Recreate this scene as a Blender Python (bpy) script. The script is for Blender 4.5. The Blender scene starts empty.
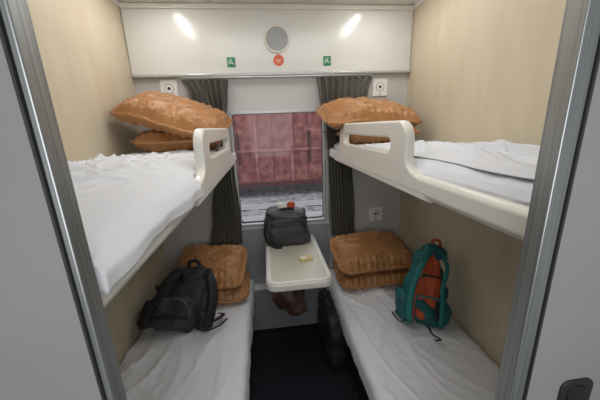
import bpy, bmesh, math, random
from mathutils import Vector, Matrix, noise, Euler
random.seed(4)
sc=bpy.context.scene
COL=sc.collection
try:
    sc.view_settings.view_transform='Standard'
except Exception: pass

# ---------------------------------------------------------------- materials
def mat(name,col,rough=.5,metal=0,noise_amt=0,scale=8,stretch=(1,1,1),col2=None,bump=0,bscale=60,sheen=0,coat=0,spec=.5,emit=0):
    m=bpy.data.materials.new(name);m.use_nodes=True
    nt=m.node_tree;N=nt.nodes;L=nt.links
    b=N['Principled BSDF']
    b.inputs['Base Color'].default_value=(*col,1)
    b.inputs['Roughness'].default_value=rough
    b.inputs['Metallic'].default_value=metal
    b.inputs['Specular IOR Level'].default_value=spec
    b.inputs['Sheen Weight'].default_value=sheen
    b.inputs['Coat Weight'].default_value=coat
    if emit:
        b.inputs['Emission Color'].default_value=(*col,1);b.inputs['Emission Strength'].default_value=emit
    tc=N.new('ShaderNodeTexCoord');mp=N.new('ShaderNodeMapping');mp.inputs['Scale'].default_value=stretch
    L.new(tc.outputs['Object'],mp.inputs['Vector'])
    if col2 is not None:
        n=N.new('ShaderNodeTexNoise');n.inputs['Scale'].default_value=scale;n.inputs['Detail'].default_value=6
        L.new(mp.outputs[0],n.inputs['Vector'])
        r=N.new('ShaderNodeValToRGB');r.color_ramp.elements[0].position=.35;r.color_ramp.elements[1].position=.68
        r.color_ramp.elements[0].color=(*col,1);r.color_ramp.elements[1].color=(*col2,1)
        L.new(n.outputs['Fac'],r.inputs['Fac']);L.new(r.outputs['Color'],b.inputs['Base Color'])
    if bump:
        n2=N.new('ShaderNodeTexNoise');n2.inputs['Scale'].default_value=bscale;n2.inputs['Detail'].default_value=4
        L.new(mp.outputs[0],n2.inputs['Vector'])
        bp=N.new('ShaderNodeBump');bp.inputs['Strength'].default_value=bump;bp.inputs['Distance'].default_value=.01
        L.new(n2.outputs['Fac'],bp.inputs['Height']);L.new(bp.outputs['Normal'],b.inputs['Normal'])
    return m
M={}
M['beige']=mat('beige_laminate',(.635,.55,.40),.40,col2=(.68,.60,.455),scale=9,stretch=(1,2.0,.35),bump=.03,bscale=220)
M['white_panel']=mat('glossy_white_panel',(.74,.74,.71),.19,spec=.65)
M['white_wall']=mat('white_wall',(.60,.60,.59),.35,bump=.01)
M['ceil']=mat('ceiling_white',(.75,.75,.73),.4)
M['floor']=mat('dark_carpet',(.006,.008,.014),.85,col2=(.012,.015,.023),scale=90,bump=.2,bscale=300)
M['grey_door']=mat('grey_laminate',(.235,.235,.23),.4,col2=(.26,.26,.255),scale=3,bump=.02,bscale=200)
M['alu']=mat('brushed_aluminium',(.28,.30,.31),.36,metal=.75,col2=(.42,.44,.45),scale=4,stretch=(70,70,1))
M['alu_light']=mat('light_aluminium',(.55,.57,.58),.35,metal=.6)
M['plastic']=mat('cream_white_plastic',(.76,.745,.68),.3,col2=(.79,.775,.72),scale=3)
M['sheet']=mat('white_cotton_sheet',(.69,.705,.745),.75,bump=.06,bscale=30,sheen=.1)
M['sheet_lightened']=mat('white_cotton_sheet_lightened',(.80,.81,.84),.75,bump=.06,bscale=30,sheen=.1)  # same cotton as the upper sheets, colour lightened to offset dimmer light
M['quilt']=mat('white_loose_cotton',(.71,.725,.765),.8,bump=.05,bscale=30,sheen=.1)
M['pillow']=mat('brown_satin',(.36,.155,.047),.42,col2=(.44,.21,.073),scale=3,bump=.08,bscale=22,sheen=.15,spec=.5)
M['curtain']=mat('grey_brown_curtain',(.12,.112,.094),.75,col2=(.17,.16,.135),scale=12,stretch=(1,1,.2),bump=.1,bscale=120)
M['black_nylon']=mat('black_nylon',(.014,.016,.020),.55,col2=(.036,.039,.046),scale=9,bump=.25,bscale=90)
M['dk_strap']=mat('black_webbing',(.008,.008,.010),.6,bump=.2,bscale=200)
M['grey_nylon']=mat('charcoal_nylon',(.030,.032,.036),.5,col2=(.055,.055,.06),scale=10,bump=.25,bscale=90)
M['slate_nylon']=mat('slate_nylon',(.042,.042,.048),.5,col2=(.085,.083,.09),scale=10,bump=.25,bscale=90)
M['zip']=mat('zip_grey',(.16,.16,.17),.4,metal=.3)
M['ringgrey']=mat('pale_grey_plastic',(.42,.42,.42),.4)
M['teal']=mat('teal_nylon',(.008,.10,.105),.6,col2=(.015,.165,.165),scale=12,bump=.2,bscale=90)
M['teal_bright']=mat('bright_teal_webbing',(.015,.19,.185),.55,bump=.2,bscale=150)
M['orange']=mat('orange_mesh',(.62,.115,.03),.6,col2=(.42,.06,.015),scale=40,bump=.3,bscale=180)
M['rubber']=mat('black_plastic',(.015,.015,.016),.4)
M['wood_top']=mat('pale_table_laminate',(.56,.53,.44),.3,col2=(.64,.61,.52),scale=14,stretch=(1,.2,1))
M['dark_metal']=mat('dark_metal',(.05,.05,.055),.45,metal=.6)
M['grey_panel']=mat('grey_blue_panel',(.28,.30,.32),.4,bump=.02)
M['green']=mat('green_sticker',(.01,.22,.09),.4)
M['red']=mat('red_sticker',(.72,.12,.04),.4)
M['whiteink']=mat('white_plastic',(.88,.88,.87),.4)
M['brownbag']=mat('brown_bag_plastic',(.04,.017,.013),.5,col2=(.10,.047,.035),scale=9,bump=.2,bscale=40)
M['wagon']=mat('weathered_red_paint',(.13,.022,.022),.75,col2=(.33,.115,.105),scale=4.5,stretch=(1,1,1),bump=.05,bscale=8)
M['wagon_rib']=mat('faded_red_paint',(.36,.14,.13),.75,col2=(.20,.05,.05),scale=5)
M['wagon_dark']=mat('dark_red',(.07,.015,.015),.8)
M['ballast']=mat('ballast_gravel',(.16,.155,.16),.9,col2=(.52,.51,.53),scale=7,bump=.6,bscale=18)
M['rail']=mat('steel_rail',(.60,.59,.60),.4,metal=.4)
M['concrete']=mat('concrete_sleeper',(.34,.33,.34),.85,col2=(.28,.27,.28),scale=6)
M['lamp']=mat('lamp_diffuser',(1,.98,.94),.4,emit=55)
M['card']=mat('printed_card',(.82,.80,.74),.5,col2=(.86,.84,.80),scale=30)
M['cardyellow']=mat('yellow_card',(.70,.58,.28),.5)
M['gasket']=mat('black_gasket',(.02,.02,.02),.6)
def grille():
    m=mat('perforated_grille',(.33,.35,.35),.4);nt=m.node_tree;N=nt.nodes;L=nt.links
    v=N.new('ShaderNodeTexVoronoi');v.inputs['Scale'].default_value=140;v.inputs['Randomness'].default_value=0
    tc=N.new('ShaderNodeTexCoord');L.new(tc.outputs['Object'],v.inputs['Vector'])
    r=N.new('ShaderNodeValToRGB');r.color_ramp.elements[0].position=.25;r.color_ramp.elements[1].position=.35
    r.color_ramp.elements[0].color=(.12,.13,.13,1);r.color_ramp.elements[1].color=(.36,.38,.38,1)
    L.new(v.outputs['Distance'],r.inputs['Fac']);L.new(r.outputs['Color'],N['Principled BSDF'].inputs['Base Color']);return m
M['grey_grille']=grille()
def glassm():
    m=bpy.data.materials.new('window_glass');m.use_nodes=True;nt=m.node_tree;N=nt.nodes;L=nt.links
    N.remove(N['Principled BSDF']);o=N['Material Output']
    t=N.new('ShaderNodeBsdfTransparent');g=N.new('ShaderNodeBsdfGlossy');g.inputs['Roughness'].default_value=.05
    d=N.new('ShaderNodeBsdfDiffuse');d.inputs['Color'].default_value=(.8,.8,.82,1)
    mx=N.new('ShaderNodeMixShader');mx.inputs[0].default_value=.012
    mx2=N.new('ShaderNodeMixShader');mx2.inputs[0].default_value=.03  # small pale diffuse share puts a glare haze into the glass
    L.new(t.outputs[0],mx.inputs[1]);L.new(g.outputs[0],mx.inputs[2])
    L.new(mx.outputs[0],mx2.inputs[1]);L.new(d.outputs[0],mx2.inputs[2]);L.new(mx2.outputs[0],o.inputs['Surface']);return m
M['glass']=glassm()

# ---------------------------------------------------------------- helpers
def obj(name,me,m=None,parent=None,smooth=False):
    o=bpy.data.objects.new(name,me);COL.objects.link(o)
    if m is not None: me.materials.append(M[m] if isinstance(m,str) else m)
    if parent: o.parent=parent
    if smooth:
        for p in me.polygons:p.use_smooth=True
    return o
def thing(o,label,cat,group=None,kind=None):
    o['label']=label;o['category']=cat
    if group:o['group']=group
    if kind:o['kind']=kind
    return o
def empty(name,loc=(0,0,0),rot=(0,0,0)):
    o=bpy.data.objects.new(name,None);o.empty_display_size=.05;COL.objects.link(o)
    o.location=loc;o.rotation_euler=rot;return o
def mesh_from(verts,faces,name='m'):
    me=bpy.data.meshes.new(name);me.from_pydata([tuple(v) for v in verts],[],faces);me.update()
    bm=bmesh.new();bm.from_mesh(me);bmesh.ops.recalc_face_normals(bm,faces=bm.faces);bm.to_mesh(me);bm.free()
    return me
def boxes(lst,bev=0,seg=2):
    bm=bmesh.new()
    for (x0,y0,z0,x1,y1,z1) in lst:
        r=bmesh.ops.create_cube(bm,size=1)
        for v in r['verts']:
            v.co=Vector(((x0+x1)/2+v.co.x*(x1-x0),(y0+y1)/2+v.co.y*(y1-y0),(z0+z1)/2+v.co.z*(z1-z0)))
    if bev: bmesh.ops.bevel(bm,geom=bm.edges[:]+bm.verts[:],offset=bev,segments=seg,affect='EDGES',profile=.5)
    me=bpy.data.meshes.new('box');bm.to_mesh(me);bm.free();return me
def cyl(r,h,axis='Z',seg=32,r2=None,bev=0):
    bm=bmesh.new();bmesh.ops.create_cone(bm,cap_ends=True,segments=seg,radius1=r,radius2=r if r2 is None else r2,depth=h)
    if bev: bmesh.ops.bevel(bm,geom=[e for e in bm.edges if abs(e.verts[0].co.z-e.verts[1].co.z)<1e-6],offset=bev,segments=3,affect='EDGES')
    if axis=='Y': bmesh.ops.rotate(bm,verts=bm.verts,matrix=Matrix.Rotation(math.pi/2,3,'X'))
    if axis=='X': bmesh.ops.rotate(bm,verts=bm.verts,matrix=Matrix.Rotation(math.pi/2,3,'Y'))
    me=bpy.data.meshes.new('cyl');bm.to_mesh(me);bm.free();return me
def ring(R,r,axis='Y',seg=40,seg2=10):
    vs=[];fs=[]
    for i in range(seg):
        a=2*math.pi*i/seg
        for j in range(seg2):
            b=2*math.pi*j/seg2
            x=(R+r*math.cos(b))*math.cos(a);z=(R+r*math.cos(b))*math.sin(a);y=r*math.sin(b)
            vs.append((x,y,z) if axis=='Y' else (x,z,y))
    for i in range(seg):
        for j in range(seg2):
            fs.append((i*seg2+j,((i+1)%seg)*seg2+j,((i+1)%seg)*seg2+(j+1)%seg2,i*seg2+(j+1)%seg2))
    return mesh_from(vs,fs)
def cat(pts,n=8):
    P=[Vector(p) for p in pts];P=[2*P[0]-P[1]]+P+[2*P[-1]-P[-2]];o=[]
    for i in range(1,len(P)-2):
        for k in range(n):
            t=k/n;a,b,c,d=P[i-1:i+3]
            o.append(.5*((2*b)+(-a+c)*t+(2*a-5*b+4*c-d)*t*t+(-a+3*b-3*c+d)*t**3))
    o.append(P[-2]);return o
def sweep(pts,w,t,nrm=(0,-1,0),n=8,seg=10):
    P=cat(pts,n);vs=[];fs=[];nr=Vector(nrm)
    for i,p in enumerate(P):
        d=(P[min(i+1,len(P)-1)]-P[max(i-1,0)]).normalized()
        s=d.cross(nr)
        s=s.normalized() if s.length>1e-4 else Vector((1,0,0))
        k=s.cross(d).normalized()
        for j in range(seg):
            a=2*math.pi*j/seg;c,q=math.cos(a),math.sin(a)
            vs.append(p+s*(w/2*math.copysign(abs(c)**.6,c))+k*(t/2*math.copysign(abs(q)**.6,q)))
    for i in range(len(P)-1):
        for j in range(seg):
            fs.append((i*seg+j,i*seg+(j+1)%seg,(i+1)*seg+(j+1)%seg,(i+1)*seg+j))
    fs.append(tuple(range(seg)));fs.append(tuple(range((len(P)-1)*seg,len(P)*seg)))
    return mesh_from(vs,fs)
def rrect(x0,y0,x1,y1,r,n=6,corners=(1,1,1,1)):
    out=[]
    for k,(cx,cy,a0) in enumerate([(x1-r,y1-r,0),(x0+r,y1-r,90),(x0+r,y0+r,180),(x1-r,y0+r,270)]):
        if corners[k]:
            for i in range(n+1):
                a=math.radians(a0+90*i/n);out.append((cx+r*math.cos(a),cy+r*math.sin(a)))
        else: out.append((x1 if k in(0,3) else x0, y1 if k<2 else y0))
    return out
def fill2d(loops,extr,bev=0,res=2):
    cu=bpy.data.curves.new('c','CURVE');cu.dimensions='2D';cu.fill_mode='BOTH';cu.extrude=extr;cu.bevel_depth=bev;cu.bevel_resolution=res
    for lp in loops:
        s=cu.splines.new('POLY');s.points.add(len(lp)-1)
        for i,p in enumerate(lp): s.points[i].co=(p[0],p[1],0,1)
        s.use_cyclic_u=True
    o=bpy.data.objects.new('tmp',cu);COL.objects.link(o)
    dg=bpy.context.evaluated_depsgraph_get();me=bpy.data.meshes.new_from_object(o.evaluated_get(dg))
    bpy.data.objects.remove(o);me.materials.clear();return me
def fbm(x,y,s):return noise.noise(Vector((x,y,s)))
def sst(a,b,x):
    t=max(0,min(1,(x-a)/(b-a)));return t*t*(3-2*t)

# ---------------------------------------------------------------- room shell
W=.95;D=2.09;ZC=2.43;ZP=2.02
def struct(name,me,m,parent=None,smooth=False):
    o=obj(name,me,m,parent,smooth);o['kind']='structure';return o
struct('floor',boxes([(-1.3,-.8,-.06,1.4,D+.12,0)]),'floor')
struct('ceiling',boxes([(-1.3,-.8,ZC,1.4,D+.1,ZC+.05)]),'ceil')
struct('wall_left',boxes([(-W-.05,.3235,0,-W,D+.1,ZC)]),'beige')
struct('wall_right',boxes([(W,.3235,0,W+.05,D+.1,ZC)]),'beige')
struct('wall_corridor_unseen',boxes([(-1.3,-.8,0,1.4,-.75,ZC),(-1.3,-.75,0,-1.25,.30,ZC),(1.35,-.75,0,1.4,.30,ZC)]),'white_wall')  # unseen corridor enclosure, added to keep world light out
wx0,wx1,wz0,wz1=-.36,.32,.93,1.775
struct('wall_back',boxes([(-W,D,0,wx0,D+.09,ZC),(wx1,D,0,W,D+.09,ZC),(wx0,D,0,wx1,D+.09,wz0),(wx0,D,wz1,wx1,D+.09,ZC)]),'white_wall')
struct('trim_1',boxes([(-W+.002,D-.035,ZP,W-.002,D,ZC-.012)],.008),'white_panel')
struct('trim_2',boxes([(-W+.002,D-.05,ZC-.03,W-.002,D-.03,ZC-.002)],.004),'plastic')
struct('trim_3',boxes([(-W+.002,D-.042,ZP-.012,W-.002,D,ZP+.004)],.003),'alu_light')
struct('trim_4',boxes([(-W,.33,ZC-.03,-W+.012,D-.05,ZC)],.003),'plastic')
struct('trim_5',boxes([(W-.012,.33,ZC-.03,W,D-.05,ZC)],.003),'plastic')
struct('trim_7',boxes([(-.36,D-.008,.10,.345,D,wz0-.03)],.003),'grey_panel')
struct('baseboard_back',boxes([(-W,D-.02,0,W,D,.10)],.003),'alu')
struct('wall_front',boxes([(-1.25,.30,0,-.335,.323,ZC),(.252,.30,0,1.35,.323,ZC),(-.335,.30,2.2,.252,.323,ZC)]),'grey_door')
struct('door_1',boxes([(-.335,.297,0,-.328,.323,2.2),(.23,.297,0,.252,.323,2.2),(-.328,.297,2.18,.23,.323,2.2)],.0015),'alu')
struct('trim_6',boxes([(.2525,.294,0,.2555,.30,2.2),(-.3385,.294,0,-.3355,.30,2.2)],.001),'gasket')

# window
w=fill2d([rrect(wx0,wz0,wx1,wz1,.025),rrect(wx0+.010,wz0+.010,wx1-.010,wz1-.010,.02)],.012,.003)
w.transform(Matrix.Rotation(math.pi/2,4,'X'));w.transform(Matrix.Translation((0,D+.005,0)))
win=struct('window_1',w,'alu_light')
gp=struct('pane',boxes([(wx0+.01,D+.03,wz0+.01,wx1-.01,D+.036,wz1-.01)]),'glass',win)
seal=fill2d([rrect(wx0,wz0,wx1,wz1,.025),rrect(wx0+.014,wz0+.014,wx1-.014,wz1-.014,.02)],.008)
seal.transform(Matrix.Rotation(math.pi/2,4,'X'));seal.transform(Matrix.Translation((0,D+.05,0)))
struct('window_seal',seal,'gasket',win)

# door lock on grey panel
lk=empty('door_lock',(.347,.30,1.228))
pl=fill2d([rrect(-.028,-.030,.028,.030,.014)],.001,.0008);pl.transform(Matrix.Rotation(math.pi/2,4,'X'))
p=obj('lock_plate',pl,'dark_metal',lk);p.location=(0,-.0018,0)
kb=fill2d([rrect(-.016,-.018,.016,.018,.010)],.0006,.0004);kb.transform(Matrix.Rotation(math.pi/2,4,'X'))
p=obj('finger_recess',kb,'rubber',lk);p.location=(0,-.0042,.002)
thing(lk,'dark flat lock fitting with rounded corners on grey panel','door lock')

# ---------------------------------------------------------------- ceiling lamps (flush)
for i,x in enumerate((-.66,.61)):
    e=empty('ceiling_lamp' ,(x,1.67,ZC))
    h=obj('lamp_housing',boxes([(-.035,-.25,-.004,.035,.25,.0)],.001),'plastic',e)
    d=obj('lamp_tube',boxes([(-.014,-.21,-.008,.014,.21,-.0045)],.001),'lamp',e)
    thing(e,'slim flush ceiling lamp with glowing diffuser','ceiling lamp',group='ceiling lamps')

# ---------------------------------------------------------------- fixtures on back panel
sp=empty('loudspeaker',(.0,D-.036,2.228))
obj('grille',cyl(.075,.008,'Y'),'grey_grille',sp).location=(0,-.004,0)
obj('bezel',ring(.08,.008),'plastic',sp,True).location=(0,-.004,0)
thing(sp,'round grey loudspeaker with white bezel on panel','loudspeaker')
for x in (-.31,.338):
    g=empty('berth_sign',(x,D-.0355,2.092))
    obj('plate',boxes([(-.026,-.003,-.03,.026,0,.03)]),'green',g)
    obj('pictogram',boxes([(-.016,-.0042,-.008,.016,-.003,-.004),(-.016,-.0042,-.018,-.013,-.003,.010),(.013,-.0042,-.018,.016,-.003,-.004),(-.008,-.0042,.002,.008,-.003,.008),(-.010,-.0042,.016,.010,-.003,.019)]),'whiteink',g)
    thing(g,'small green berth sticker with white pictogram on panel','sign',group='green stickers on the panel')
r=empty('no_smoking_sign',(.005,D-.0355,2.10))
obj('plate',cyl(.035,.003,'Y'),'red',r).location=(0,-.0015,0)
obj('pictogram',boxes([(-.018,-.0042,-.002,.010,-.003,.002),(.012,-.0042,-.002,.016,-.003,.002),(-.012,-.0042,-.014,.012,-.003,-.011)]),'whiteink',r)
thing(r,'round orange-red no smoking sticker with white mark','sign')
def outlet(x,z,lab):
    e=empty('wall_socket',(x,D,z))
    obj('plate',boxes([(-.055,-.012,-.060,.055,0,.060)],.004),'whiteink',e)
    obj('socket_ring',ring(.029,.0025),'ringgrey',e,True).location=(0,-.0125,.006)
    obj('socket_well',cyl(.010,.004,'Y'),'dark_metal',e).location=(0,-.012,.006)
    obj('rocker_switch',boxes([(-.008,-.015,-.050,.008,-.011,-.040)],.001),'ringgrey',e)
    thing(e,lab,'socket',group='wall sockets')
outlet(-.735,1.935,'white wall socket above a berth pillow')
outlet(.735,1.915,'white wall socket above a berth pillow')
outlet(.735,.945,'white wall socket with switch above lower berth')

# curtain rail and curtains
rl=obj('curtain_rail',cyl(.008,1.30,'X',16),'alu_light',None,True);rl.location=(.005,D-.055,1.995)
thing(rl,'thin aluminium curtain rail above the window','curtain rail')
def curtain(levels,folds,seed,lab):
    nz=70;nx=140;vs=[];fs=[]
    zs=[l[0] for l in levels]
    for i in range(nz+1):
        z=zs[0]+(zs[-1]-zs[0])*i/nz
        for k in range(len(levels)-1):
            if levels[k][0]>=z>=levels[k+1][0]-1e-6:
                t=(levels[k][0]-z)/(levels[k][0]-levels[k+1][0]);t=t*t*(3-2*t)
                a=levels[k][1]+(levels[k+1][1]-levels[k][1])*t;b=levels[k][2]+(levels[k+1][2]-levels[k][2])*t;break
        wd=b-a;amp=.014+.012*min(1,.2/wd)
        for j in range(nx+1):
            u=j/nx
            ph=folds*2*math.pi*u+1.6*fbm(u*3,z*1.5,seed)
            y=D-.058-amp*math.sin(ph)-.006*fbm(u*9,z*4,seed+5)
            vs.append((a+wd*u+.3*amp*math.cos(ph*1.0),y,z))
    for i in range(nz):
        for j in range(nx):
            q=i*(nx+1)+j;fs.append((q,q+1,q+nx+2,q+nx+1))
    o=obj('curtain',mesh_from(vs,fs),'curtain',None,True)
    s=o.modifiers.new('s','SOLIDIFY');s.thickness=.003
    thing(o,lab,'curtain',group='window curtains');return o
cl=curtain([(1.985,-.64,-.345),(1.88,-.59,-.36),(1.70,-.50,-.385),(1.35,-.50,-.365),(1.05,-.55,-.345),(.80,-.59,-.355)],7,1,'grey-brown pleated curtain gathered at the window side')
cr=curtain([(1.985,.255,.65),(1.88,.27,.62),(1.66,.315,.50),(1.35,.325,.51),(1.05,.33,.53),(.81,.345,.53)],8,7,'grey-brown pleated curtain gathered beside the window')
for c,a,b,z in ((cl,-.50,-.378,1.64),(cr,.308,.505,1.60)):
    t=obj('tieback',sweep([(a,D-.05,z+.02),(a+.01,D-.090,z+.01),((a+b)/2,D-.098,z-.01),(b-.01,D-.090,z),(b,D-.05,z+.01)],.035,.004,(0,0,1)),'curtain',c,True)

# ---------------------------------------------------------------- berths
def crease(u,v,seed,k=3.2):
    return (1-min(1,abs(fbm(u,v,seed))*k))**2
def mattress(name,side,xin,y0,y1,zt,th,amp,seed,drop,label,bulge=.0,bul_end=9,drape=False,fine=1,rr=.05,rd=.022,mt='sheet'):
    xw=side*(W-.012);xi=side*xin
    nx=90;ny=260;vs=[];fs=[];R=.03
    width=abs(xw-xi)
    path=[(width,-th,0),(width,-R,0)]
    for k in range(nx+1): path.append((width*(1-k/nx),0,1))
    for k in range(1,11): path.append((0,-drop*k/10,2))
    path.append((.03,-drop-.002,3));path.append((width*.5,-th,3))
    for i in range(ny+1):
        y=y0+(y1-y0)*i/ny
        edge=min(1,(y-y0)/.05,(y1-y)/.05);edge=math.sqrt(max(0,edge*(2-edge)))
        cov=(1-sst(bul_end-.14,bul_end,y))
        bl=bulge*cov
        for (u,dz,k) in path:
            x=u;z=zt+dz
            if k==1:
                c=min(1,u/rr);z-=rd*(1-math.sqrt(max(0,c*(2-c))))
                c2=min(1,(width-u)/.04);z-=.015*(1-c2)
                q=.6*fbm(u*2,y*2,seed)
                r1=crease(u*5+y*1.3+q,y*1.0-u*.4,seed,5.6)
                r2=crease(u*2.2-y*2.0+q,y*3.6+u*1.5,seed+3,5.8)
                r3=crease(u*9+y*4+q,y*7-u*5,seed+5,5)
                r4=crease(u*6-y*7+q,y*5+u*8,seed+15,5.5)
                sw=fbm(u*2.3,y*2.0,seed+8)
                m1=.30+.70*sst(-.12,.25,fbm(u*1.7,y*1.4,seed+20))
                z+=amp*(.75*r1*m1+.60*r2*m1+fine*(.32*r3+.26*r4)*m1+.45*sw)*min(1,(.05 if drape else .25)+u/(.20 if drape else .12))
                z+=.010*math.sin(math.pi*min(1,u/width))
                z-=(1-edge)*.03
                if u<rr: x=u-bl*(1-u/rr)**1.5*.6
            if k==2:
                t=-dz/drop
                dd=dz
                if drape: dd=dz*(1+(.34*fbm(y*3,0,seed+11)+.08*fbm(y*12,0,seed+12)))*(.45+.55*cov)
                z=zt-rd+dd
                x=-(bl*(.6+.4*min(1,t*2.2))+ (.009*fbm(y*6,t,seed+2)+.007*fbm(y*16,t*.5,seed+4))*(.3+.7*t))-(.004 if not drape else .002)
            vs.append((xi+side*x,y,z))
    m=len(path)
    for i in range(ny):
        for j in range(m):
            fs.append((i*m+j,i*m+(j+1)%m,(i+1)*m+(j+1)%m,(i+1)*m+j))
    fs.append(tuple(range(m)));fs.append(tuple(range(ny*m,(ny+1)*m)))
    o=obj(name,mesh_from(vs,fs),mt,None,True)
    thing(o,label,'mattress',group='berth mattresses');return o

XU=.343;XL=.303;Y0=.328;Y1=D-.004
for side in (-1,1):
    e=empty('upper_berth',(side*W,1.2,1.44))
    def ub(x0,x1):
        a,b=side*x0,side*x1
        return min(a,b)-side*W,max(a,b)-side*W
    a,b=ub(XU+.022,W-.003)
    obj('bunk_base',boxes([(a,Y0-1.2,.005,b,Y1-1.2,.035)],.003),'plastic',e)
    prof=[(.004,-.002),(.022,-.006),(.026,.0),(.022,.058),(.014,.064),(.002,.060),(-.005,.050),(-.006,.012)]
    vs=[];fs=[]
    for y in (Y0-1.2,Y1-1.2):
        for (u,z) in prof: vs.append((side*(XU+u-W),y,z))
    n=len(prof)
    for j in range(n): fs.append((j,(j+1)%n,n+(j+1)%n,n+j))
    fs+= [tuple(range(n)),tuple(range(n,2*n))]
    o=obj('side_board',mesh_from(vs,fs),'plastic',e)
    bv=o.modifiers.new('b','BEVEL');bv.width=.004;bv.segments=2
    ga,gb=(1.03,1.80) if side<0 else (.89,1.72)
    top=.222
    def arc(cx,cy,rx,ry,a0,a1,n=8):
        return [(cx+rx*math.cos(math.radians(a0+(a1-a0)*i/n)),cy+ry*math.sin(math.radians(a0+(a1-a0)*i/n))) for i in range(n+1)]
    outer=[(ga-.14,.0)]+arc(ga-.14,.045+.06,.14,.06,-90,0,6)[1:]+arc(ga+.06,top-.06,.06,.06,180,90)+arc(gb-.06,top-.06,.06,.06,90,0)+arc(gb+.14,.105,.14,.06,180,270,6)[:-1]+[(gb+.14,.0)]
    inner=rrect(ga+.105,.108,gb-.085,.178,.033)
    me=fill2d([outer,inner],.009,.008,3)
    me.transform(Matrix(((0,0,1,0),(1,0,0,0),(0,1,0,0),(0,0,0,1))))
    me.transform(Matrix.Translation((side*(XU+.012-W),-1.2,0)))
    obj('guard_rail',me,'plastic',e,True)
    thing(e,'cream upper berth with moulded plastic guard rail','berth',group='upper berths')
    e=empty('lower_berth',(side*W,1.2,0))
    a,b=ub(XL+.05,W-.003)
    obj('seat_box',boxes([(a,Y0-1.2,.0,b,Y1-1.2,.36)],.003),'dark_metal',e)
    a,b=ub(XL+.012,W-.003)
    obj('bunk_base',boxes([(a,Y0-1.2,.361,b,Y1-1.2,.395)],.006),'black_nylon',e)
    thing(e,'dark boxed lower berth base along the wall','berth',group='lower berths')
mattress('mattress',-1,XU+.03,Y0+.005,Y1-.01,1.538,.085,.028,2,.050,'white sheeted mattress on upper berth, sheet draped over edge',.046,1.00,True,1.3,.07,.018)
mattress('mattress',1,XU+.03,Y0+.005,Y1-.01,1.535,.060,.016,31,.020,'white sheeted mattress on upper berth under rumpled sheet',.002,9,False,1.0,.07,.026)
mattress('mattress',-1,XL,Y0+.01,Y1-.03,.508,.110,.030,17,.10,'white sheeted mattress on lower berth with black backpack',.012,9,False,.8,mt='sheet_lightened')
mattress('mattress',1,XL,Y0+.01,Y1-.03,.508,.110,.032,53,.10,'white sheeted mattress on lower berth with teal backpack',.012,9,False,.8,mt='sheet_lightened')

def quilt(x0,x1,y0,y1,zb,h,seed,lab):
    n=120;vs=[];fs=[]
    for lay in (0,1):
        for i in range(n+1):
            for j in range(n+1):
                u=i/n;v=j/n
                ed=min(1,5*min(u,1-u,v,1-v));ed=ed*ed*(3-2*ed)
                x=x0+(x1-x0)*u+.04*fbm(v*3,0,seed);y=y0+(y1-y0)*v+.09*fbm(u*3,1,seed)
                q=.5*fbm(u*2,v*2,seed+9)
                r1=crease(u*2.6+v*1.6+q,v*1.4-u*1.2,seed+1,3.2);r2=crease(u*4-v*2+q,v*2.6+u*2,seed+2,3.6)
                r3=crease(u*7+v*3+q,v*5-u*4,seed+5,4)*(1-u*.8)
                hh=h*(.25+.60*r1+.30*r2+.18*r3+.5*fbm(u*2,v*2,seed+6))*ed
                vs.append((x,y,zb+(max(hh,0)+.002 if lay else 0)))
    s=(n+1)**2
    for i in range(n):
        for j in range(n):
            q=i*(n+1)+j
            fs.append((q,q+1,q+n+2,q+n+1));fs.append((s+q,s+q+n+1,s+q+n+2,s+q+1))
    for k in range(n):
        for (a,b) in ((k,k+1),(n*(n+1)+k,n*(n+1)+k+1),(k*(n+1),(k+1)*(n+1)),(k*(n+1)+n,(k+1)*(n+1)+n)):
            fs.append((a,b,s+b,s+a))
    o=obj('sheet',mesh_from(vs,fs),'quilt',None,True);thing(o,lab,'sheet');return o
quilt(.415,.91,.40,1.36,1.543,.038,12,'crumpled loose white sheet lying on upper berth')

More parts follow.
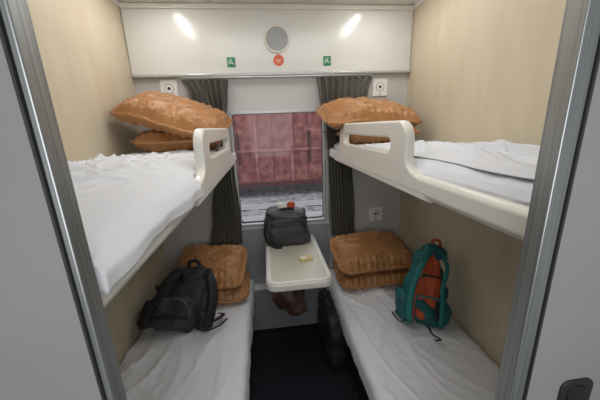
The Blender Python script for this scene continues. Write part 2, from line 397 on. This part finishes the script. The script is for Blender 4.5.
# ---------------------------------------------------------------- pillows
def pillow(L,Wd,T,loc,rot,seed,lab,sag=0,plump=.42):
    n=120;m=84;vs=[];fs=[]
    def P(i,j,sg):
        u=-1+2*i/n;v=-1+2*j/m
        k=1-.13*(abs(u)**6)*(abs(v)**6)-.03*(u*u)*(v*v)
        x=u*L/2*k*(1-.02*(1-v*v)*(abs(u)**3));y=v*Wd/2*k*(1-.02*(1-u*u)*abs(v)**3)
        d=min((1-abs(u))*L/2,(1-abs(v))*Wd/2)
        F2=.026
        uu=min(1,abs(u)*L/2/(L/2-F2));vv=min(1,abs(v)*Wd/2/(Wd/2-F2))
        h=(max(0,1-uu**3.0)**plump)*(max(0,1-vv**2.8)**plump)*T/2
        r=crease(u*2.0+seed,v*1.8,seed,4)*.010+.012*fbm(u*2,v*2.4,seed+2)-crease(u*2.4-v,v*2.0+u,seed+7,5)*.010
        s=u*L if abs(v)*Wd/2>abs(u)*L/2-(L-Wd)/2 else v*Wd
        pk=.004*math.sin(s*70+2*fbm(s*9,0,seed))*sst(.12,.05,d)*sst(.0,.02,d)
        rib=.0035*math.sin(d/.02*2*math.pi)*sst(.065,.04,d)
        fw=.012*fbm(u*4,v*4,seed+9)*(1-min(1,d/.09))
        z=sg*(h+.006+r*min(1,h*40)+pk+rib)+fw
        z-=sag*abs(u)**2.2*L/2
        z+=.02*fbm(u*1.2,v*1.2,seed+4)
        return (x,y,z)
    for sg in (1,-1):
        for i in range(n+1):
            for j in range(m+1): vs.append(P(i,j,sg))
    s=(n+1)*(m+1);w1=m+1
    for i in range(n):
        for j in range(m):
            q=i*w1+j;fs.append((q,q+w1,q+w1+1,q+1));fs.append((s+q,s+q+1,s+q+w1+1,s+q+w1))
    for i in range(n):
        a,b=i*w1,(i+1)*w1;fs.append((a,b,s+b,s+a));a+=m;b+=m;fs.append((a,b,s+b,s+a))
    for j in range(m):
        a,b=j,j+1;fs.append((a,b,s+b,s+a));a+=n*w1;b+=n*w1;fs.append((a,b,s+b,s+a))
    o=obj('pillow',mesh_from(vs,fs),'pillow',None,True)
    o.location=loc;o.rotation_euler=rot
    thing(o,lab,'pillow',group='brown satin pillows');return o
pillow(.50,.38,.12,(-.62,1.80,1.608),(.0,.02,.03),1,'brown satin pillow flat beneath another on upper berth')
pillow(.60,.42,.145,(-.62,1.76,1.758),(.32,.28,-.10),2,'plump brown satin pillow propped up against the wall',.04)
pillow(.48,.38,.12,(.60,1.80,1.60),(.0,.0,-.03),3,'brown satin pillow flat beneath another on upper berth')
pillow(.64,.42,.145,(.55,1.82,1.730),(.30,.02,.06),4,'plump brown satin pillow draped over the one below',.05)
pillow(.50,.40,.14,(-.545,1.83,.590),(.03,.03,.05),5,'brown satin pillow flat on lower berth at the window',.02)
pillow(.50,.42,.15,(-.56,1.83,.745),(.30,.02,-.06),6,'plump brown satin pillow stacked behind black backpack',.04)
pillow(.58,.40,.14,(.62,1.82,.592),(.02,-.02,-.04),7,'brown satin pillow flat on lower berth at the window',.02)
pillow(.58,.42,.15,(.60,1.83,.752),(.30,.0,.04),8,'plump brown satin pillow stacked behind teal backpack',.04)

# ---------------------------------------------------------------- backpacks
def blob(w,d,h,seed,taper=.15,e=.55,crump=.012,top=.0,lean=0,sq=0):
    n=56;m=40;vs=[];fs=[]
    def sp(c,p):return math.copysign(abs(c)**p,c)
    for i in range(m+1):
        ph=-math.pi/2+math.pi*i/m
        for j in range(n):
            th=2*math.pi*j/n
            x=sp(math.cos(ph),e)*sp(math.cos(th),e);y=sp(math.cos(ph),e)*sp(math.sin(th),e);z=sp(math.sin(ph),e*.9)
            t=(z+1)/2;k=1-taper*t-top*max(0,t-.6)
            v=Vector((x*w/2*k+lean*t*t,y*d/2*(1-taper*1.6*t),z*h/2+h/2))
            q=fbm(v.x*9+v.z*5,v.y*9+v.z*7,seed);q2=crease(v.x*14+v.z*4,v.z*12+v.y*8,seed+3,3)
            nn=Vector((x,y,z*.6)).normalized()
            v+=nn*(crump*q*1.8+crump*.8*q2)*(1 if i not in(0,m) else 0)
            v.z-=sq*fbm(v.x*6,1,seed+7)*t
            if v.z<0:v.z=0
            vs.append(v)
    for i in range(m):
        for j in range(n):
            fs.append((i*n+j,i*n+(j+1)%n,(i+1)*n+(j+1)%n,(i+1)*n+j))
    me=bpy.data.meshes.new('b');me.from_pydata([tuple(v) for v in vs],[],fs)
    bm=bmesh.new();bm.from_mesh(me);bmesh.ops.remove_doubles(bm,verts=bm.verts,dist=1e-5);bmesh.ops.recalc_face_normals(bm,faces=bm.faces);bm.to_mesh(me);bm.free()
    return me
def part(name,me,m,e,loc=(0,0,0),rot=(0,0,0)):
    o=obj(name,me,m,e,True);o.location=loc;o.rotation_euler=rot;return o

# black backpack, slumped
b=empty('backpack',(-.72,1.49,.526),(-.34,.16,-.02));b.scale=(1.0,.95,.94)
part('body',blob(.38,.17,.40,3,.26,.74,.028,.5,.08,.10),'black_nylon',b)
part('front_pocket',blob(.24,.08,.20,8,.12,.70,.012,0,.03,.04),'grey_nylon',b,(-.03,-.070,.02),(0,.12,0))
part('side_pocket',blob(.09,.13,.16,5,.1,.7),'black_nylon',b,(.165,-.01,.01))
part('side_pocket',blob(.09,.13,.15,6,.1,.7),'black_nylon',b,(-.165,-.01,.01))
part('zipper',sweep([(-.14,-.090,.12),(-.115,-.110,.19),(0,-.113,.215),(.06,-.113,.19),(.08,-.095,.12)],.006,.005),'zip',b)
part('carry_handle',sweep([(.03,.01,.37),(.03,0,.42),(.08,-.01,.425),(.11,.0,.365)],.022,.008),'dk_strap',b)
part('shoulder_strap',sweep([(.09,.02,.37),(.16,-.04,.35),(.20,-.08,.25),(.20,-.09,.13),(.19,-.09,.05)],.055,.014,(.5,-1,.2)),'dk_strap',b)
part('shoulder_strap',sweep([(-.01,-.02,.36),(-.06,-.095,.31),(-.09,-.12,.22),(-.14,-.12,.13),(-.17,-.11,.05)],.045,.012,(-.2,-1,.2)),'dk_strap',b)
part('webbing_strap',sweep([(.16,-.05,.10),(.20,-.08,.075),(.24,-.03,.085),(.26,.02,.095),(.23,.05,.09)],.024,.004,(0,0,1)),'dk_strap',b)
part('webbing_strap',sweep([(.12,-.10,.05),(.18,-.14,.045),(.25,-.10,.060),(.29,-.03,.085)],.014,.004,(0,0,1)),'dk_strap',b)
part('compression_strap',sweep([(-.12,-.105,.09),(-.02,-.125,.11),(.08,-.11,.10)],.018,.005),'dk_strap',b)
part('buckle',boxes([(-.04,-.140,.098,.0,-.127,.122)],.003),'rubber',b)
thing(b,'black nylon backpack slumped on lower berth against pillows','backpack')

# teal backpack with orange panel
b=empty('backpack',(.70,1.31,.526),(-.30,.16,-.28))
part('body',blob(.27,.16,.45,13,.34,.74,.026,.45,.03,.06),'teal',b)
part('front_panel',blob(.125,.05,.37,15,.28,.7,.014),'orange',b,(-.01,-.066,.04),(0,.05,0))
part('side_panel',blob(.04,.05,.22,18,.2,.7,.006),'black_nylon',b,(.076,-.050,.04),(0,-.04,0))
part('side_pocket',blob(.08,.12,.16,19,.1,.7,.012),'teal',b,(-.105,-.02,.01))
part('side_pocket',blob(.07,.12,.14,20,.1,.7,.012),'teal',b,(.110,-.02,.01))
part('lid',blob(.15,.13,.09,21,.3,.85,.014),'teal',b,(.035,-.0,.375))
part('carry_handle',sweep([(.01,0,.445),(.015,0,.487),(.05,0,.487),(.06,0,.445)],.018,.008),'orange',b)
part('shoulder_strap',sweep([(-.01,-.05,.42),(-.060,-.10,.35),(-.090,-.105,.24),(-.095,-.105,.12),(-.08,-.10,.02)],.034,.014,(-.3,-1,.1)),'teal_bright',b)
part('shoulder_strap',sweep([(.06,-.05,.41),(.075,-.10,.35),(.065,-.108,.24),(.08,-.108,.12),(.09,-.10,.02)],.024,.014,(.3,-1,.1)),'teal_bright',b)
part('strap_trim',sweep([(.008,-.06,.41),(-.040,-.108,.35),(-.070,-.113,.24),(-.075,-.113,.12),(-.062,-.106,.03)],.005,.006),'orange',b)
part('compression_strap',sweep([(-.09,-.11,.17),(-.01,-.114,.18),(.07,-.11,.17)],.010,.005),'teal_bright',b)
part('compression_strap',sweep([(-.07,-.105,.29),(.01,-.108,.295),(.06,-.105,.29)],.010,.005),'dk_strap',b)
part('webbing_strap',sweep([(-.10,-.10,.03),(-.13,-.11,.018),(-.15,-.06,.024),(-.16,-.02,.034)],.012,.004,(0,0,1)),'dk_strap',b)
part('webbing_strap',sweep([(.02,-.10,.02),(.03,-.15,.0),(.06,-.185,-.006),(.03,-.20,-.012)],.012,.004,(0,0,1)),'dk_strap',b)
thing(b,'teal hiking backpack with orange panel leaning on berth','backpack')

# ---------------------------------------------------------------- table
tx0,tx1,ty0,tz=-.165,.21,1.385,.813
t=empty('folding_table',(.02,D,0))
me=fill2d([rrect(tx0-.02,ty0-D,tx1-.02,-.010,.055,8,(0,0,1,1))],.014,.006,3)
me.transform(Matrix.Translation((0,0,tz-.022)))
obj('tabletop',me,'plastic',t)
me=fill2d([rrect(tx0-.02+.004,ty0-D+.004,tx1-.02-.004,-.010,.052,8,(0,0,1,1)),rrect(tx0-.02+.022,ty0-D+.022,tx1-.02-.022,-.02,.04,8,(0,0,1,1))],.003,.003,2)
me.transform(Matrix.Translation((0,0,tz+.001)))
obj('raised_rim',me,'plastic',t)
me=fill2d([rrect(tx0-.02+.022,ty0-D+.022,tx1-.02-.022,-.015,.04,8,(0,0,1,1))],.001)
me.transform(Matrix.Translation((0,0,tz-.0015)))
obj('laminate_inlay',me,'wood_top',t)
obj('support_bracket',boxes([(-.10,-.55,.745,-.07,-.01,.772),(.07,-.55,.745,.10,-.01,.772)],.003),'alu',t)
obj('folding_stay',sweep([(0,-.012,.30),(0,-.20,.50),(0,-.40,.745)],.03,.012,(1,0,0)),'dark_metal',t)
thing(t,'cream folding table with raised rim beneath the window','table')

# bag on table
b=empty('shoulder_bag',(-.005,1.975,.8185),(.0,0,.02))
part('body',blob(.34,.15,.25,33,.08,.40,.020,.08,0,.05),'slate_nylon',b)
part('front_pocket',blob(.27,.035,.13,34,.06,.45,.008),'grey_nylon',b,(0,-.072,.012))
part('zipper',sweep([(-.13,-.070,.185),(0,-.082,.198),(.13,-.068,.185)],.006,.005),'zip',b)
part('carry_handle',sweep([(-.06,-.03,.238),(-.05,-.04,.266),(.03,-.04,.270),(.06,-.03,.238)],.02,.008),'dk_strap',b)
part('shoulder_strap',sweep([(-.13,-.04,.21),(-.165,-.07,.14),(-.155,-.09,.05),(-.10,-.11,.010),(-.05,-.112,.008)],.024,.006,(-1,-.6,0)),'dk_strap',b)
thing(b,'dark grey nylon bag standing on table by window','bag')
s=obj('snack_packet',blob(.06,.03,.055,40,.05,.6,.004),'orange',None,True);s.location=(.03,1.985,1.072);s.rotation_euler=(.1,.2,.3)
thing(s,'small orange snack packet on top of the bag','packet')
s=obj('snack_packet',blob(.06,.03,.05,43,.05,.6,.004),'card',None,True);s.location=(-.035,1.99,1.072);s.rotation_euler=(.0,-.1,-.2)
thing(s,'small white snack packet on top of the bag','packet')
c=empty('carton',(.09,1.66,.8135),(0,0,.30))
obj('box',boxes([(-.042,-.026,0,.042,.026,.020)],.002),'cardyellow',c)
obj('printed_patch',boxes([(-.032,-.018,.0199,.000,.016,.0208)]),'card',c)
thing(c,'small yellow and white carton lying on the table','carton')

# heater under window
h=empty('heater',(0,D-.021,.0))
obj('casing',boxes([(-.34,-.055,.02,.33,.0,.40)],.006),'grey_panel',h)
obj('cap',boxes([(-.345,-.062,.40,.335,.012,.42)],.004),'plastic',h)
thing(h,'low grey heater casing with white cap below window','heater')

# duffel and hanging carrier bag
b=empty('duffel_bag',(.268,1.72,0))
part('body',blob(.14,.46,.44,71,.08,.5,.014),'black_nylon',b)
part('carry_handle',sweep([(0,-.10,.42),(-.01,-.06,.455),(-.01,.06,.455),(0,.10,.42)],.02,.008,(1,0,0)),'dk_strap',b)
part('zipper',sweep([(-.02,-.18,.37),(-.02,-.08,.432),(-.02,.08,.432),(-.02,.18,.37)],.008,.006,(0,0,1)),'zip',b)
thing(b,'soft black bag standing upright beside the lower berth','bag')
b=empty('carrier_bag',(-.02,1.60,.50))
part('body',blob(.19,.12,.22,60,-.05,.65,.030),'brownbag',b)
part('handle',sweep([(-.05,0,.20),(-.03,0,.262),(.03,0,.262),(.05,0,.20)],.02,.006),'brownbag',b)
thing(b,'crumpled dark brown carrier bag hanging under the table','bag')

# ---------------------------------------------------------------- outside
gr=obj('ballast_bed',boxes([(-14,3.2,-.45,14,14,-.35)]),'ballast',None);thing(gr,'grey railway ballast outside the window','gravel',kind='stuff')
slp=boxes([(-.11,-1.0,-.0,.11,1.0,.025)],.01);slp.materials.append(M['concrete'])
for k in range(8):
    o=bpy.data.objects.new('railway_sleeper',slp)
    COL.objects.link(o);o.location=(-2.3+k*.6,6.4,-.35)
    thing(o,'pale concrete railway sleeper in ballast','sleeper',group='concrete sleepers')
for y in (5.9,6.9):
    o=obj('rail',boxes([(-9,-.035,.02,9,.035,.12),(-9,-.06,0,9,.06,.02)],.004),'rail');o.location=(0,y,-.325)
    thing(o,'worn steel rail of the neighbouring track','rail',group='rails')
wg=empty('freight_wagon',(0,8.2,-.35))
obj('body',boxes([(-6,0,.42,6,2.4,3.6)],.02),'wagon',wg)
for k in range(12): 
    x=-5.50+k*1.02
    obj('rib',boxes([(x-.045,-.07,.46,x+.045,0,2.9)],.008),'wagon_rib',wg)
for k in range(5):
    x=-2.46+k*1.02+.5
    obj('dark_line',boxes([(x-.010,-.010,.5,x+.010,0,2.9)]),'wagon_dark',wg)  # thin dark strip between the ribs, for contrast
obj('sill_beam',boxes([(-6,-.10,.34,6,0,.46)],.01),'wagon_dark',wg)
obj('waist_rail',boxes([(-6,-.08,1.35,6,0,1.42)],.01),'wagon_rib',wg)
obj('top_rail',boxes([(-6,-.10,2.62,6,0,2.72)],.01),'wagon_rib',wg)
for x in (-.9,1.15):
    obj('door_handle',boxes([(x-.03,-.12,1.0,x+.03,-.01,1.9)],.01),'wagon_dark',wg)
for x in (-4.6,-3.1,3.1,4.6):
    w=obj('wheel',cyl(.40,.12,'Y',32,bev=.02),'dark_metal',wg,True);w.location=(x,.3,.40)
thing(wg,'weathered red freight wagon on the next track','freight wagon')

# ---------------------------------------------------------------- light
wd=bpy.data.worlds.new('w');sc.world=wd;wd.use_nodes=True
N=wd.node_tree.nodes;L=wd.node_tree.links
bg=N['Background'];bg.inputs[0].default_value=(.90,.94,1,1);bg.inputs[1].default_value=1.35
def area(name,loc,rot,sx,sy,e,col):
    l=bpy.data.lights.new(name,'AREA');l.shape='RECTANGLE';l.size=sx;l.size_y=sy;l.energy=e;l.color=col
    o=bpy.data.objects.new(name,l);COL.objects.link(o);o.location=loc;o.rotation_euler=rot;return o
area('corridor_fill',(-.1,-.35,2.40),(math.radians(12),0,0),1.6,.4,5,(1,.98,.96))  # unseen fill light added above the corridor, no fixture
area('doorway_fill',(-.05,-.70,1.45),(math.radians(80),0,0),1.3,.9,13,(.98,.99,1))  # fill added behind the camera to brighten the lower berths, no window modelled
area('compartment_fill',(0,1.05,2.42),(0,0,0),1.1,.9,7.5,(1,.985,.96))  # extra ceiling fill added beside the two tubes, no fixture

# ---------------------------------------------------------------- camera
pi_,ya,ro,f=.2581,.1126,-.0392,277.95
F=Vector((math.sin(ya)*math.cos(pi_),math.cos(ya)*math.cos(pi_),-math.sin(pi_)))
Rt=Vector((math.cos(ya),-math.sin(ya),0));U=Rt.cross(F);c,s=math.cos(ro),math.sin(ro)
r_=c*Rt+s*U;u_=-s*Rt+c*U
cd=bpy.data.cameras.new('cam');cam=bpy.data.objects.new('camera',cd);COL.objects.link(cam)
cam.matrix_world=Matrix(((r_.x,u_.x,-F.x,-.1191),(r_.y,u_.y,-F.y,0),(r_.z,u_.z,-F.z,1.6625),(0,0,0,1)))
cd.sensor_width=36;cd.lens=f/600*36;cd.clip_start=.02
sc.camera=cam
